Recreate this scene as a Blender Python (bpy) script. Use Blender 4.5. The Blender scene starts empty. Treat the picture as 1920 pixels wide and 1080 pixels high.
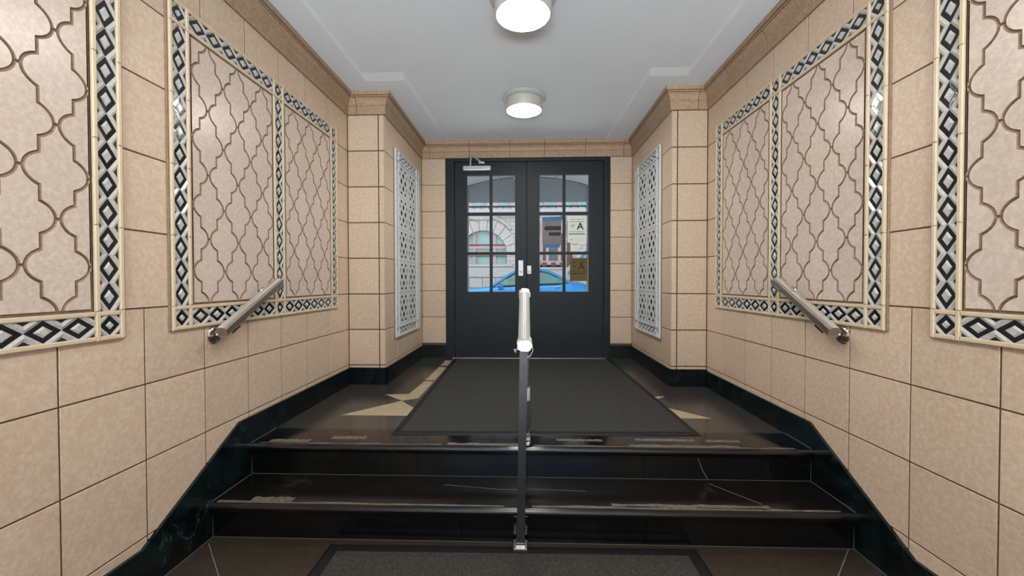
import bpy, bmesh, math, random
from mathutils import Vector, Matrix
random.seed(7)
S = bpy.context.scene
COL = S.collection
PI = math.pi

# ------------------------------------------------------------------ materials
def lin(h):
    h = h.lstrip('#')
    out = []
    for i in (0, 2, 4):
        c = int(h[i:i+2], 16) / 255
        out.append(c / 12.92 if c <= .04045 else ((c + .055) / 1.055) ** 2.4)
    return (*out, 1)

class Mat:
    def __init__(s, name):
        s.m = bpy.data.materials.new(name); s.m.use_nodes = True
        s.t = s.m.node_tree; s.n = s.t.nodes; s.l = s.t.links
        s.b = s.n['Principled BSDF']; s.o = s.n['Material Output']
    def node(s, t, **kw):
        x = s.n.new(t)
        for k, v in kw.items(): setattr(x, k, v)
        return x
    def link(s, a, b): s.l.new(a, b)
    def coords(s, scale=(1, 1, 1)):
        g = s.node('ShaderNodeNewGeometry'); mp = s.node('ShaderNodeMapping')
        mp.inputs['Scale'].default_value = scale
        s.link(g.outputs['Position'], mp.inputs['Vector']); return mp.outputs['Vector']
    def noise(s, vec, scale, detail=4, rough=.55, dist=0):
        x = s.node('ShaderNodeTexNoise'); x.inputs['Scale'].default_value = scale
        x.inputs['Detail'].default_value = detail; x.inputs['Roughness'].default_value = rough
        x.inputs['Distortion'].default_value = dist
        s.link(vec, x.inputs['Vector']); return x.outputs['Fac']
    def ramp(s, fac, stops):
        r = s.node('ShaderNodeValToRGB'); e = r.color_ramp.elements
        while len(e) < len(stops): e.new(.5)
        for el, (p, c) in zip(e, stops): el.position = p; el.color = c
        s.link(fac, r.inputs['Fac']); return r.outputs['Color']
    def mix(s, fac, a, b, mode='MIX'):
        x = s.node('ShaderNodeMix', data_type='RGBA', blend_type=mode)
        for sock, v in ((x.inputs[0], fac), (x.inputs[6], a), (x.inputs[7], b)):
            if isinstance(v, (int, float, tuple)): sock.default_value = v
            else: s.link(v, sock)
        return x.outputs[2]
    def math(s, op, a, b=0.0):
        x = s.node('ShaderNodeMath', operation=op)
        for sock, v in zip(x.inputs, (a, b)):
            if isinstance(v, (int, float)): sock.default_value = v
            else: s.link(v, sock)
        return x.outputs[0]
    def bump(s, h, strength=.3, dist=.002):
        x = s.node('ShaderNodeBump'); x.inputs['Strength'].default_value = strength
        x.inputs['Distance'].default_value = dist
        s.link(h, x.inputs['Height']); s.link(x.outputs['Normal'], s.b.inputs['Normal'])
    def set(s, color=None, rough=None, metal=None, spec=None, coat=None):
        for k, v in (('Base Color', color), ('Roughness', rough), ('Metallic', metal), ('Specular IOR Level', spec), ('Coat Weight', coat)):
            if v is None: continue
            if isinstance(v, (int, float, tuple)): s.b.inputs[k].default_value = v
            else: s.link(v, s.b.inputs[k])
        return s

M = {}
def simple(name, col, rough=.5, metal=0, spec=.5, nscale=40, var=.06, bump=0):
    a = Mat(name); c = lin(col)
    f = a.noise(a.coords(), nscale, 4)
    lo = tuple(max(0, x * (1 - var)) for x in c[:3]) + (1,); hi = tuple(min(1, x * (1 + var)) for x in c[:3]) + (1,)
    a.set(a.ramp(f, [(.3, lo), (.7, hi)]), rough, metal, spec)
    if bump: a.bump(f, bump)
    M[name] = a.m; return a

def stone(name, base, warm, pale, rough=.42, tint=.22, bump=.25):
    a = Mat(name); v = a.coords()
    big = a.noise(v, 5, 5, .6, .6); fine = a.noise(v, 55, 5, .65); speck = a.noise(v, 190, 3, .7)
    c = a.mix(big, lin(base), lin(warm))
    c = a.mix(a.ramp(fine, [(.42, (0, 0, 0, 1)), (.68, (1, 1, 1, 1))]), c, lin(pale))
    sp = a.ramp(speck, [(.28, (.62, .55, .5, 1)), (.42, (1, 1, 1, 1))])
    c = a.mix(.32, c, sp, 'MULTIPLY')
    at = a.node('ShaderNodeAttribute'); at.attribute_name = 'tint'
    g = a.math('ADD', a.math('MULTIPLY', at.outputs['Fac'], tint), 1 - tint / 2)
    cc = a.node('ShaderNodeVectorMath', operation='SCALE'); a.link(c, cc.inputs[0]); a.link(g, cc.inputs['Scale'])
    a.set(cc.outputs[0], rough, 0, .45)
    a.bump(a.math('ADD', fine, a.math('MULTIPLY', speck, .6)), bump, .0015)
    M[name] = a.m
stone('tile_stone', '#d0b9a2', '#c6ab90', '#d8c6b2', .42, .10, .25)
stone('cornice_stone', '#b2967b', '#a18267', '#bfa58b', .45, .08, .3)  # browner than the tiles: the cornice's missing downlight is put into the colour
stone('field_stone', '#cebeb2', '#c5afa0', '#d7cabf', .26, .08, .18)
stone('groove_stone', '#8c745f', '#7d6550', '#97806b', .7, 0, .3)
simple('grout', '#5c4835', .85, nscale=60, var=.25)
simple('bead_glaze', '#d3c0a4', .34, nscale=25, var=.05)
a = simple('silver_glaze', '#c3c1bd', .18, .12, .6, 70, .12, .25)
a = simple('black_glaze', '#12181d', .13, 0, .6, 60, .3, .2)
simple('dark_glaze', '#2b2a29', .25, 0, .5, 60, .3, .2)
simple('blue_white_glaze', '#cfd4d8', .28, 0, .5, 60, .05, .1)
simple('void', '#2b2826', .9)
simple('ceiling_paint', '#e3e8f1', .7, nscale=3, var=.015)
simple('door_paint', '#23282c', .5, 0, .25, 4, .1)
simple('rubber', '#0d0e0f', .55, 0, .4, 60, .2)
simple('chrome', '#c9c8c6', .14, 1, .5, 20, .03)
simple('brushed_metal', '#aaa298', .38, 1, .5, 90, .08)
simple('dark_steel', '#4a4a4d', .42, .7, .5, 50, .15)
simple('silver_wrap', '#c9c7c3', .3, .3, .6, 120, .15, .8)
simple('rail_wrap', '#a6a5a0', .38, .25, .5, 60, .08, .25)
simple('closer_metal', '#b8bec9', .35, .4, .5, 20, .05)
simple('lamp_metal', '#c4c2bd', .45, .2, .5, 20, .03)
simple('paper_white', '#d8dbd3', .8, 0, .2, 30, .03)
simple('paper_grey', '#7b777a', .8, 0, .2, 12, .08)
simple('paper_brown', '#6a5a36', .8, 0, .2, 12, .12)
simple('ink', '#231d1b', .7)
simple('ink_light', '#6d706a', .7)
simple('blue_tape', '#1b5c96', .5, nscale=60)
simple('caulk', '#4a4944', .7)
simple('tape_residue', '#625d52', .55, 0, .4, 45, .4, .5)

def marble(name, base, tone, vein, vs, rough, amount):
    a = Mat(name); v = a.coords()
    n1 = a.noise(v, vs, 7, .62, .35)
    d = a.math('ABSOLUTE', a.math('SUBTRACT', n1, .5))
    line = a.ramp(d, [(0, (1, 1, 1, 1)), (.012, (0, 0, 0, 1))])
    patch = a.ramp(a.noise(v, vs * .9, 3, .5), [(.5, (0, 0, 0, 1)), (.72, (amount, amount, amount, 1))])
    cloud = a.noise(v, vs * 1.7, 6, .65, .8)
    c = a.mix(a.ramp(cloud, [(.45, (0, 0, 0, 1)), (.75, (1, 1, 1, 1))]), lin(base), lin(tone))
    c = a.mix(a.math('MULTIPLY', line, patch), c, lin(vein))
    a.set(c, a.math('ADD', a.math('MULTIPLY', a.noise(v, 9, 4), .10), rough), 0, .5)
    M[name] = a.m
marble('black_marble', '#060708', '#0d0f11', '#6f7570', 1.6, .09, .12)
M['black_marble'].node_tree.nodes['Principled BSDF'].inputs['Specular IOR Level'].default_value = .65
marble('tread_marble', '#0b0b0a', '#171612', '#7b7a70', 1.3, .16, .15)
marble('green_marble', '#050b0b', '#10262a', '#7f9a92', 4.5, .14, .2)

def terrazzo(name, base, chipA, chipB, rough):
    a = Mat(name); v = a.coords()
    vo = a.node('ShaderNodeTexVoronoi'); vo.inputs['Scale'].default_value = 230; a.link(v, vo.inputs['Vector'])
    r = a.ramp(vo.outputs['Color'], [(.25, lin(base)), (.55, lin(chipA)), (.9, lin(chipB))])
    c = a.mix(a.noise(v, 3, 4), r, lin(base))
    a.set(c, a.math('ADD', a.math('MULTIPLY', a.noise(v, 6, 4), .12), rough), 0, .5)
    M[name] = a.m
terrazzo('terrazzo', '#32312e', '#3f3c38', '#4d4a45', .14)
terrazzo('terrazzo_lower', '#28221b', '#3f3528', '#544838', .4)
terrazzo('terrazzo_cream', '#a99a7f', '#b8aa8e', '#97886c', .2)

def carpet(name, c1, c2, c3):
    a = Mat(name); v = a.coords()
    n1 = a.noise(v, 260, 3, .7); n2 = a.noise(v, 4, 5, .6)
    c = a.ramp(n1, [(.32, lin(c1)), (.55, lin(c2)), (.72, lin(c3))])
    c = a.mix(a.math('MULTIPLY', n2, .6), c, lin(c2))
    a.set(c, .95, 0, .15); a.bump(n1, 1, .004); M[name] = a.m
carpet('mat_pile', '#232322', '#40413e', '#5e5e5a')
carpet('mat_pile_lower', '#1c1a18', '#413d39', '#807a74')

a = Mat('lamp_glow'); a.set((1, 1, 1, 1), .6)
a.b.inputs['Emission Color'].default_value = (1, .965, .915, 1); a.b.inputs['Emission Strength'].default_value = 68
M['lamp_glow'] = a.m; LAMP = a

a = Mat('glass')
tr = a.node('ShaderNodeBsdfTransparent'); gl = a.node('ShaderNodeBsdfGlossy'); gl.inputs['Roughness'].default_value = .02
tr.inputs['Color'].default_value = (.93, .96, .96, 1)
fr = a.node('ShaderNodeFresnel'); fr.inputs['IOR'].default_value = 1.2
mx = a.node('ShaderNodeMixShader'); a.link(fr.outputs[0], mx.inputs[0]); a.link(tr.outputs[0], mx.inputs[1]); a.link(gl.outputs[0], mx.inputs[2])
a.link(mx.outputs[0], a.o.inputs['Surface']); M['glass'] = a.m

# exterior
simple('facade_stone', '#d8d0c6', .85, 0, .2, 14, .12)
a = Mat('brick'); v = a.coords()
br = a.node('ShaderNodeTexBrick'); br.inputs['Scale'].default_value = 1; br.inputs['Brick Width'].default_value = .42; br.inputs['Row Height'].default_value = .16
br.inputs['Mortar Size'].default_value = .012; br.inputs['Color1'].default_value = lin('#ddd8d0'); br.inputs['Color2'].default_value = lin('#cfc6bc'); br.inputs['Mortar'].default_value = lin('#a59c90')
sw = a.node('ShaderNodeSeparateXYZ'); cb = a.node('ShaderNodeCombineXYZ'); a.link(v, sw.inputs[0]); a.link(sw.outputs['X'], cb.inputs['X']); a.link(sw.outputs['Z'], cb.inputs['Y'])
a.link(cb.outputs[0], br.inputs['Vector']); a.set(br.outputs['Color'], .85, 0, .2); M['brick'] = a.m
simple('facade_pink', '#d9b3b0', .6, 0, .3, 10, .05)
simple('facade_magenta', '#a6526b', .6, 0, .3, 10, .1)
simple('facade_brown', '#7a5148', .6, 0, .3, 10, .1)
simple('window_teal', '#a3c4c0', .25, 0, .6, 2, .2)
simple('window_dark', '#4e6468', .2, 0, .6, 2, .3)
simple('iron', '#2b2222', .6)
simple('car_paint', '#3c8dc0', .2, .45, .6, 3, .04)
simple('car_glass', '#4c7a70', .08, 0, .7, 3, .3)
simple('car_trim', '#0f2b3a', .4)
simple('tyre', '#151515', .8)
simple('asphalt', '#6d6d6c', .9, nscale=60, var=.15)
simple('concrete', '#a9a7a2', .85, nscale=20, var=.08)
simple('blue_paint', '#2f86b8', .4)
a = Mat('awning_fabric'); c = lin('#8b9196')
tl = a.node('ShaderNodeBsdfTranslucent'); tl.inputs['Color'].default_value = c
a.set(c, .9, 0, .1); mx = a.node('ShaderNodeMixShader'); mx.inputs[0].default_value = .5
a.link(a.b.outputs[0], mx.inputs[1]); a.link(tl.outputs[0], mx.inputs[2]); a.link(mx.outputs[0], a.o.inputs['Surface']); M['awning_fabric'] = a.m
simple('awning_bar', '#6d747c', .5)

# ------------------------------------------------------------------ mesh builder
WLOC = {}
class MB:
    def __init__(s): s.v = []; s.f = []; s.mi = []; s.ti = []
    def add(s, vs, fs, mi=0, tint=.5):
        b = len(s.v); s.v += [Vector(p) for p in vs]
        for f in fs: s.f.append([b + i for i in f]); s.mi.append(mi); s.ti.append(tint)
    def box(s, x0, x1, y0, y1, z0, z1, mi=0, tint=.5):
        vs = [(x, y, z) for x in (x0, x1) for y in (y0, y1) for z in (z0, z1)]
        s.add(vs, [(0, 1, 3, 2), (4, 6, 7, 5), (0, 4, 5, 1), (2, 3, 7, 6), (0, 2, 6, 4), (1, 5, 7, 3)], mi, tint)
    def cbox(s, x0, x1, y0, y1, z0, z1, c=.004, mi=0, tint=.5):
        """box with chamfered edges"""
        bm = bmesh.new(); bmesh.ops.create_cube(bm, size=1)
        for v in bm.verts: v.co = Vector(((x0 + x1) / 2 + v.co.x * (x1 - x0), (y0 + y1) / 2 + v.co.y * (y1 - y0), (z0 + z1) / 2 + v.co.z * (z1 - z0)))
        bmesh.ops.bevel(bm, geom=list(bm.edges), offset=c, segments=2, affect='EDGES', profile=.6)
        s.bm(bm, mi, tint)
    def bm(s, bm, mi=0, tint=.5, xf=None):
        bm.verts.index_update()
        s.add([(xf(v.co) if xf else v.co.copy()) for v in bm.verts], [[v.index for v in f.verts] for f in bm.faces], mi, tint); bm.free()
    def tile(s, F, u0, u1, v0, v1, n0, n1, bev=.002, mi=0, tint=.5):
        h = n1 - bev
        P = []
        for (n, i) in ((n0, 0), (h, 0), (n1, bev)):
            P += [F(u0 + i, v0 + i, n), F(u1 - i, v0 + i, n), F(u1 - i, v1 - i, n), F(u0 + i, v1 - i, n)]
        fs = [(3, 2, 1, 0), (8, 9, 10, 11)]
        for k in (0, 4):
            for j in range(4): fs.append((k + j, k + (j + 1) % 4, k + 4 + (j + 1) % 4, k + 4 + j))
        s.add(P, fs, mi, tint)
    def prism(s, pts, d, mi=0, tint=.5):
        """closed polygon pts (3D) extruded by vector d"""
        n = len(pts); d = Vector(d); A = [Vector(p) for p in pts]; B = [p + d for p in A]
        s.add(A + B, [list(range(n))[::-1], list(range(n, 2 * n))] + [(i, (i + 1) % n, n + (i + 1) % n, n + i) for i in range(n)], mi, tint)
    def sweep(s, prof, p0, p1, up=(0, 0, 1), mi=0, scale1=1):
        """2D profile (side, up) swept straight from p0 to p1"""
        p0 = Vector(p0); p1 = Vector(p1); d = (p1 - p0).normalized(); r = d.cross(Vector(up)).normalized(); u = r.cross(d)
        n = len(prof); A = [p0 + r * a + u * b for a, b in prof]; B = [p1 + (r * a + u * b) * scale1 for a, b in prof]
        s.add(A + B, [list(range(n)), list(range(n, 2 * n))[::-1]] + [(i, n + i, n + (i + 1) % n, (i + 1) % n) for i in range(n)], mi)
    def tube(s, path, r, n=12, mi=0, flat=1):
        path = [Vector(p) for p in path]; rings = []
        ref = Vector((0, 0, 1))
        if abs((path[-1] - path[0]).normalized().z) > .9: ref = Vector((0, 1, 0))
        for i, p in enumerate(path):
            d = (path[min(i + 1, len(path) - 1)] - path[max(i - 1, 0)]).normalized()
            x = d.cross(ref).normalized(); y = x.cross(d)
            rr = r[i] if isinstance(r, (list, tuple)) else r
            rings.append([p + x * math.cos(2 * PI * k / n) * rr + y * math.sin(2 * PI * k / n) * rr * flat for k in range(n)])
        vs = [q for ring in rings for q in ring]; fs = [list(range(n)), list(range(len(vs) - n, len(vs)))[::-1]]
        for i in range(len(rings) - 1):
            for k in range(n): fs.append((i * n + k, i * n + (k + 1) % n, (i + 1) * n + (k + 1) % n, (i + 1) * n + k))
        s.add(vs, fs, mi)
    def lathe(s, prof, c, axis=(0, 0, 1), n=48, mi=0):
        """prof: (radius, height) along axis from c"""
        ax = Vector(axis).normalized(); t = Vector((1, 0, 0)) if abs(ax.x) < .9 else Vector((0, 1, 0))
        x = ax.cross(t).normalized(); y = ax.cross(x); c = Vector(c); vs = []; m = len(prof)
        for r, h in prof:
            for k in range(n):
                vs.append(c + ax * h + (x * math.cos(2 * PI * k / n) + y * math.sin(2 * PI * k / n)) * r)
        fs = [(i * n + k, i * n + (k + 1) % n, (i + 1) * n + (k + 1) % n, (i + 1) * n + k) for i in range(m - 1) for k in range(n)]
        fs += [list(range(n)), list(range((m - 1) * n, m * n))[::-1]]
        s.add(vs, fs, mi)
    def build(s, name, mats, parent=None, loc=None, smooth=None):
        if isinstance(mats, str): mats = [mats]
        if parent: base = WLOC[parent.name]
        elif loc is not None: base = Vector(loc)
        else:
            xs = [v.x for v in s.v]; ys = [v.y for v in s.v]; zs = [v.z for v in s.v]
            base = Vector(((min(xs) + max(xs)) / 2, (min(ys) + max(ys)) / 2, min(zs)))
        me = bpy.data.meshes.new(name)
        me.from_pydata([v - base for v in s.v], [], s.f)
        for m in mats: me.materials.append(M[m])
        me.polygons.foreach_set('material_index', s.mi)
        at = me.attributes.new('tint', 'FLOAT', 'FACE'); at.data.foreach_set('value', s.ti)
        b = bmesh.new(); b.from_mesh(me); bmesh.ops.recalc_face_normals(b, faces=b.faces); b.to_mesh(me); b.free()
        if smooth:
            me.polygons.foreach_set('use_smooth', [True] * len(me.polygons)); me.set_sharp_from_angle(angle=smooth)
        me.update()
        o = bpy.data.objects.new(name, me); COL.objects.link(o)
        if parent: o.parent = parent; WLOC[o.name] = base
        else: o.location = base; WLOC[o.name] = base
        return o

def tag(o, label=None, cat=None, group=None, kind=None):
    if label: o['label'] = label
    if cat: o['category'] = cat
    if group: o['group'] = group
    if kind: o['kind'] = kind
    return o
def thing(name, loc, label=None, cat=None, group=None, kind=None):
    o = bpy.data.objects.new(name, None); o.empty_display_size = .1; o.location = loc; COL.objects.link(o)
    WLOC[o.name] = Vector(loc); return tag(o, label, cat, group, kind)
def struct(o, label=None, cat=None): return tag(o, label, cat, None, 'structure')

def frame(o, U, V, N):
    o = Vector(o); U = Vector(U); V = Vector(V); N = Vector(N)
    return lambda u, v, n=0: o + U * u + V * v + N * n

def curve_mesh(splines, ext, bevel=0, text=None, size=1):
    """filled 2D outline with holes (or text) -> bmesh, thickness along z"""
    if text: cu = bpy.data.curves.new('c', 'FONT'); cu.body = text; cu.size = size; cu.align_x = 'CENTER'; cu.offset = size * .018
    else:
        cu = bpy.data.curves.new('c', 'CURVE'); cu.dimensions = '2D'; cu.fill_mode = 'BOTH'
        for pts in splines:
            sp = cu.splines.new('POLY'); sp.points.add(len(pts) - 1); sp.use_cyclic_u = True
            for p, q in zip(sp.points, pts): p.co = (q[0], q[1], 0, 1)
    cu.extrude = ext; cu.bevel_depth = bevel; cu.bevel_resolution = 0
    o = bpy.data.objects.new('c', cu); COL.objects.link(o); bpy.context.view_layer.update()
    me = bpy.data.meshes.new_from_object(o.evaluated_get(bpy.context.evaluated_depsgraph_get()))
    bm = bmesh.new(); bm.from_mesh(me); bmesh.ops.remove_doubles(bm, verts=bm.verts, dist=1e-5)
    bpy.data.objects.remove(o); bpy.data.curves.remove(cu); bpy.data.meshes.remove(me)
    return bm

# ------------------------------------------------------------------ dimensions (metres; lower floor z = 0, camera above origin)
T = .3013
WL, WR, PL, PR = -1.500, 1.494, -1.187, 1.201
YP, YB, YR = 3.434, 4.678, -2.6          # pier face, back wall, rear wall
ZL, ZS, ZC, ZT = .34, .17, 2.6145, 2.787 # landing, step, cornice bottom, ceiling border
ZROW = [ZC - k * T for k in range(9)] + [-.05]
FL = frame((WL, 0, 0), (0, 1, 0), (0, 0, 1), (1, 0, 0))
FR = frame((WR, 0, 0), (0, 1, 0), (0, 0, 1), (-1, 0, 0))
FPL = frame((PL, 0, 0), (0, 1, 0), (0, 0, 1), (1, 0, 0))
FPR = frame((PR, 0, 0), (0, 1, 0), (0, 0, 1), (-1, 0, 0))
FFRONT = frame((0, YP, 0), (1, 0, 0), (0, 0, 1), (0, -1, 0))
FBACK = frame((0, YB, 0), (1, 0, 0), (0, 0, 1), (0, -1, 0))

def put_tile(m, F, u0, u1, v0, v1, gap=.006):
    g = gap / 2
    if u1 - u0 < .012 or v1 - v0 < .012: return
    m.tile(F, u0 + g, u1 - g, v0 + g, v1 - g, -.012, 0, .0012, 0, random.random())

# ------------------------------------------------------------------ walls
def side_wall(name, F, x_out, sgn, ycol, spans):
    """spans: Y intervals of the two tall wall panels"""
    m = MB()
    xa, xb = sorted((F(0, 0, -.003).x, x_out))
    m.box(xa, xb, YR - .2, YP + .1, -.1, ZT + .15, 1)
    cols = []
    y = ycol
    while y > YR: y -= T
    while y < YP - .05:
        cols.append(y); y += T
    cols = [max(c, YR) for c in cols] + [YP]
    if cols[-1] - cols[-2] < .15: cols.pop(-2)
    (a0, a1), (b0, b1) = spans
    for r in range(len(ZROW) - 1):
        z1, z0 = ZROW[r], ZROW[r + 1]
        if 1 <= r <= 4: iv = [(a1 - .01, b0 + .01), (b1 - .01, YP)] + [(c0, min(c1, a0)) for c0, c1 in zip(cols, cols[1:]) if c0 < a0 - .03]
        else: iv = list(zip(cols, cols[1:]))
        for u0, u1 in iv: put_tile(m, F, u0, u1, z0, z1)
    return struct(m.build(name, ['tile_stone', 'grout']))
NL, FLs = (1.476 - 1.527, 1.476), (1.682, 3.212)
NR, FRs = (1.553 - 1.527, 1.553), (1.745, 3.265)
side_wall('wall_left', FL, WL - .25, 1, 1.2652, (NL, FLs))
side_wall('wall_right', FR, WR + .25, -1, 1.3387, (NR, FRs))

def pier(name, Fs, x, xw, sgn, joint):
    m = MB()
    xi = x - sgn * .003
    a, b = sorted((xi, xw - sgn * .25))
    m.box(a, b, YP + .003, YB + .27, -.1, ZT + .15, 1)
    cols = [YP, 3.77, 3.77 + .305, 3.77 + .61, YB]
    for r in range(len(ZROW) - 1):
        z1, z0 = ZROW[r], ZROW[r + 1]
        if z1 < ZL: continue
        z0 = max(z0, .45)
        if 1 <= r <= 5: iv = [(YP, 3.69), (4.465, YB)]
        else: iv = list(zip(cols, cols[1:]))
        if r == 6: iv = list(zip(cols, cols[1:]))
        for u0, u1 in iv: put_tile(m, Fs, u0, u1, z0, z1)
        e0, e1 = sorted((x, joint)); f0, f1 = sorted((joint, xw))
        for u0, u1 in ((e0, e1), (f0, f1)): put_tile(m, FFRONT, u0, u1, z0, z1, .009)
    return struct(m.build(name, ['tile_stone', 'grout']))
pier('wall_left_pier', FPL, PL, WL, 1, -1.237)
pier('wall_right_pier', FPR, PR, WR, -1, 1.250)

DX0, DX1, DZ = -.911, .955, 2.627
m = MB()
m.box(PL - .1, DX0, YB + .003, YB + .25, -.1, 4.2, 1); m.box(DX1, PR + .1, YB + .003, YB + .25, -.1, 4.2, 1)
m.box(DX0, DX1, YB + .003, YB + .25, DZ, 4.2, 1)
for r in range(7):
    z1, z0 = ZROW[r], max(ZROW[r + 1], .45)
    put_tile(m, FBACK, PL, DX0, z0, z1); put_tile(m, FBACK, DX1, PR, z0, z1)
struct(m.build('wall_back', ['tile_stone', 'grout']))
m = MB(); W0, W1, V0, V1 = -1.38, 1.37, .30, 2.62
m.box(WL - .25, W0, YR - .2, YR, -.1, ZT + .15); m.box(W1, WR + .25, YR - .2, YR, -.1, ZT + .15); m.box(W0, W1, YR - .2, YR, -.1, V0); m.box(W0, W1, YR - .2, YR, V1, ZT + .15)
struct(m.build('wall_rear', ['tile_stone']))
added_win = thing('added_window_1', (0, YR - .1, V0), 'wide unseen window added in the rear wall to let in extra light', 'window', None, 'structure')  # unseen window, added to bring fill light in from behind
m = MB(); m.box(W0, W1, YR - .14, YR - .13, V0, V1); m.build('glass_pane', 'glass', added_win)
m = MB()
for x in (W0, -.46, .45, W1): m.box(x - .03, x + .03, YR - .17, YR - .08, V0, V1)
for z in (V0, V1): m.box(W0, W1, YR - .17, YR - .08, z - .03, z + .03)
m.build('added_window_frame', 'door_paint', added_win)

# ------------------------------------------------------------------ cornice, one mitred run round the room
prof = [(0, 0), (.012, 0), (.014, .004), (.014, .066), (.021, .072), (.021, .082), (.023, .092), (.028, .104), (.036, .117), (.047, .128), (.055, .132), (.055, .140), (.064, .143), (.064, ZT - ZC + .022), (0, ZT - ZC + .022)]
path = [(WL, YR), (WL, YP), (PL, YP), (PL, YB), (PR, YB), (PR, YP), (WR, YP), (WR, YR)]
norms = [(1, 0), (0, -1), (1, 0), (0, -1), (-1, 0), (0, -1), (-1, 0)]
m = MB()
def corn_pt(i, along, off):
    """point on run i at distance parameter, offset from wall; mitred at ends"""
    return None
breaks = {0: [2.068 - .47 * k for k in range(9, 0, -1)] + [2.068, 2.542, 3.007, 3.40], 1: [-1.415], 2: [3.545, 4.12], 3: [-1.09, -.638, -.176, .216, .672, 1.10],
          4: [4.06, 3.53], 5: [1.41], 6: [3.40, 3.047, 2.585, 2.1] + [2.1 - .47 * k for k in range(1, 10)]}
for i in range(7):
    p0, p1 = Vector(path[i]), Vector(path[i + 1]); d = (p1 - p0).normalized(); nrm = Vector(norms[i])
    def mit(j):
        if j == 0 or j == 7: return Vector((0, 0))
        n2 = Vector(norms[j - 1]) + Vector(norms[j]); return n2
    ax = 0 if abs(d.x) > .5 else 1
    cuts = [('m', i)] + [('c', b) for b in breaks[i]] + [('m', i + 1)]
    for (k0, c0), (k1, c1) in zip(cuts, cuts[1:]):
        rings = []
        for kind, c, sgn in ((k0, c0, 1), (k1, c1, -1)):
            ring = []
            for o_, h in prof:
                if kind == 'm':
                    q = Vector(path[c]) + (mit(c) * o_ if c not in (0, 7) else nrm * o_)
                else:
                    q = Vector(path[i]); q[ax] = c; q = q + nrm * o_ + d * sgn * .0025
                ring.append((q.x, q.y, ZC + h))
            rings.append(ring)
        n = len(prof)
        m.add(rings[0] + rings[1], [list(range(n)), list(range(n, 2 * n))[::-1]] + [(j, n + j, n + (j + 1) % n, (j + 1) % n) for j in range(n)], 0, random.random())
    # dark backing just behind the joints
    q0, q1 = Vector(path[i]), Vector(path[i + 1])
    back = [(max(0, o_ - .004), h + (.004 if j in (0, 1) else -.002)) for j, (o_, h) in enumerate(prof)]
    R = []
    for c in (i, i + 1):
        R.append([(*(Vector(path[c]) + (mit(c) if c not in (0, 7) else nrm) * o_), ZC + h) for o_, h in back])
    n = len(back)
    m.add(R[0] + R[1], [list(range(n)), list(range(n, 2 * n))[::-1]] + [(j, n + j, n + (j + 1) % n, (j + 1) % n) for j in range(n)], 1)
struct(m.build('trim_1', ['cornice_stone', 'grout'], smooth=.42))

# ------------------------------------------------------------------ ceiling with shallow recessed panel
ZRC = ZT + .016
m = MB()
outer = [(WL - .2, YR - .1), (WL - .2, YB + .2), (WR + .2, YB + .2), (WR + .2, YR - .1)]
ins = [(-1.255, YR + .3), (-1.255, 3.215), (-.94, 3.215), (-.88, 4.70), (.90, 4.70), (.945, 3.215), (1.24, 3.215), (1.24, YR + .3)]
b = .012
insb = [(-1.255 + b, YR + .3 + b), (-1.255 + b, 3.215 - .10), (-.94 + b, 3.215 - .10), (-.88 + b, 4.70 - b), (.90 - b, 4.70 - b), (.945 - b, 3.215 - .10), (1.24 - b, 3.215 - .10), (1.24 - b, YR + .3 + b)]
bm = curve_mesh([outer, ins], .001)
m.bm(bm, 0, .5, lambda c: Vector((c.x, c.y, ZT + c.z + .001)))
n = len(ins)
m.add([(x, y, ZT) for x, y in ins] + [(x, y, ZRC) for x, y in insb], [(i, (i + 1) % n, n + (i + 1) % n, n + i) for i in range(n)])
m.box(WL - .25, WR + .25, YR - .2, YB + .25, ZRC, ZRC + .15)
struct(m.build('ceiling', ['ceiling_paint']))

# ------------------------------------------------------------------ floors
XSL, XSR = WL + .014, WR - .014       # faces of the stone skirting
Y1, N1, Y2, N2 = 1.885, 1.852, 2.168, 2.137
m = MB()
m.box(WL - .2, WR + .2, YR - .2, Y1 + .2, -.15, 0, 0)
for x0, y0, x1, y1 in ((-1.468, 1.835, -.60, .967), (1.455, 1.883, .59, 1.018)):
    d = Vector((y1 - y0, x0 - x1)).normalized() * .002
    m.prism([(x0 - d.x, y0 - d.y, 0.0003), (x0 + d.x, y0 + d.y, .0003), (x1 + d.x, y1 + d.y, .0003), (x1 - d.x, y1 - d.y, .0003)], (0, 0, .0004), 1)
struct(m.build('floor', ['terrazzo_lower', 'ink_light']))

m = MB()
m.box(WL - .2, WR + .2, 2.385, YB + .3, .1, ZL, 0)
def inlay(pts, mi=1):
    m.prism([(x, y, ZL) for x, y in pts], (0, 0, .0006), mi)
L1 = [(-1.21, 2.63), (-.905, 2.96), (-.80, 2.83), (-.60, 2.63)]
L2 = [(-1.085, 3.125), (-.905, 3.14), (-.885, 3.55), (-.803, 3.535), (-.803, 3.03), (-.905, 2.965)]
L3 = [(-.885, 3.59), (-.885, 4.16), (-.803, 4.13), (-.803, 3.60)]
L4 = [(-.885, 4.22), (-.885, 4.50), (-.81, 4.50), (-.81, 4.22)]
for p in (L1, L2, L3, L4):
    inlay(p); inlay([(-x - .045 if p not in (L1, L2) else (-x - .035), y) for x, y in p][::-1])
struct(m.build('floor_landing', ['terrazzo', 'terrazzo_cream']))

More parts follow.
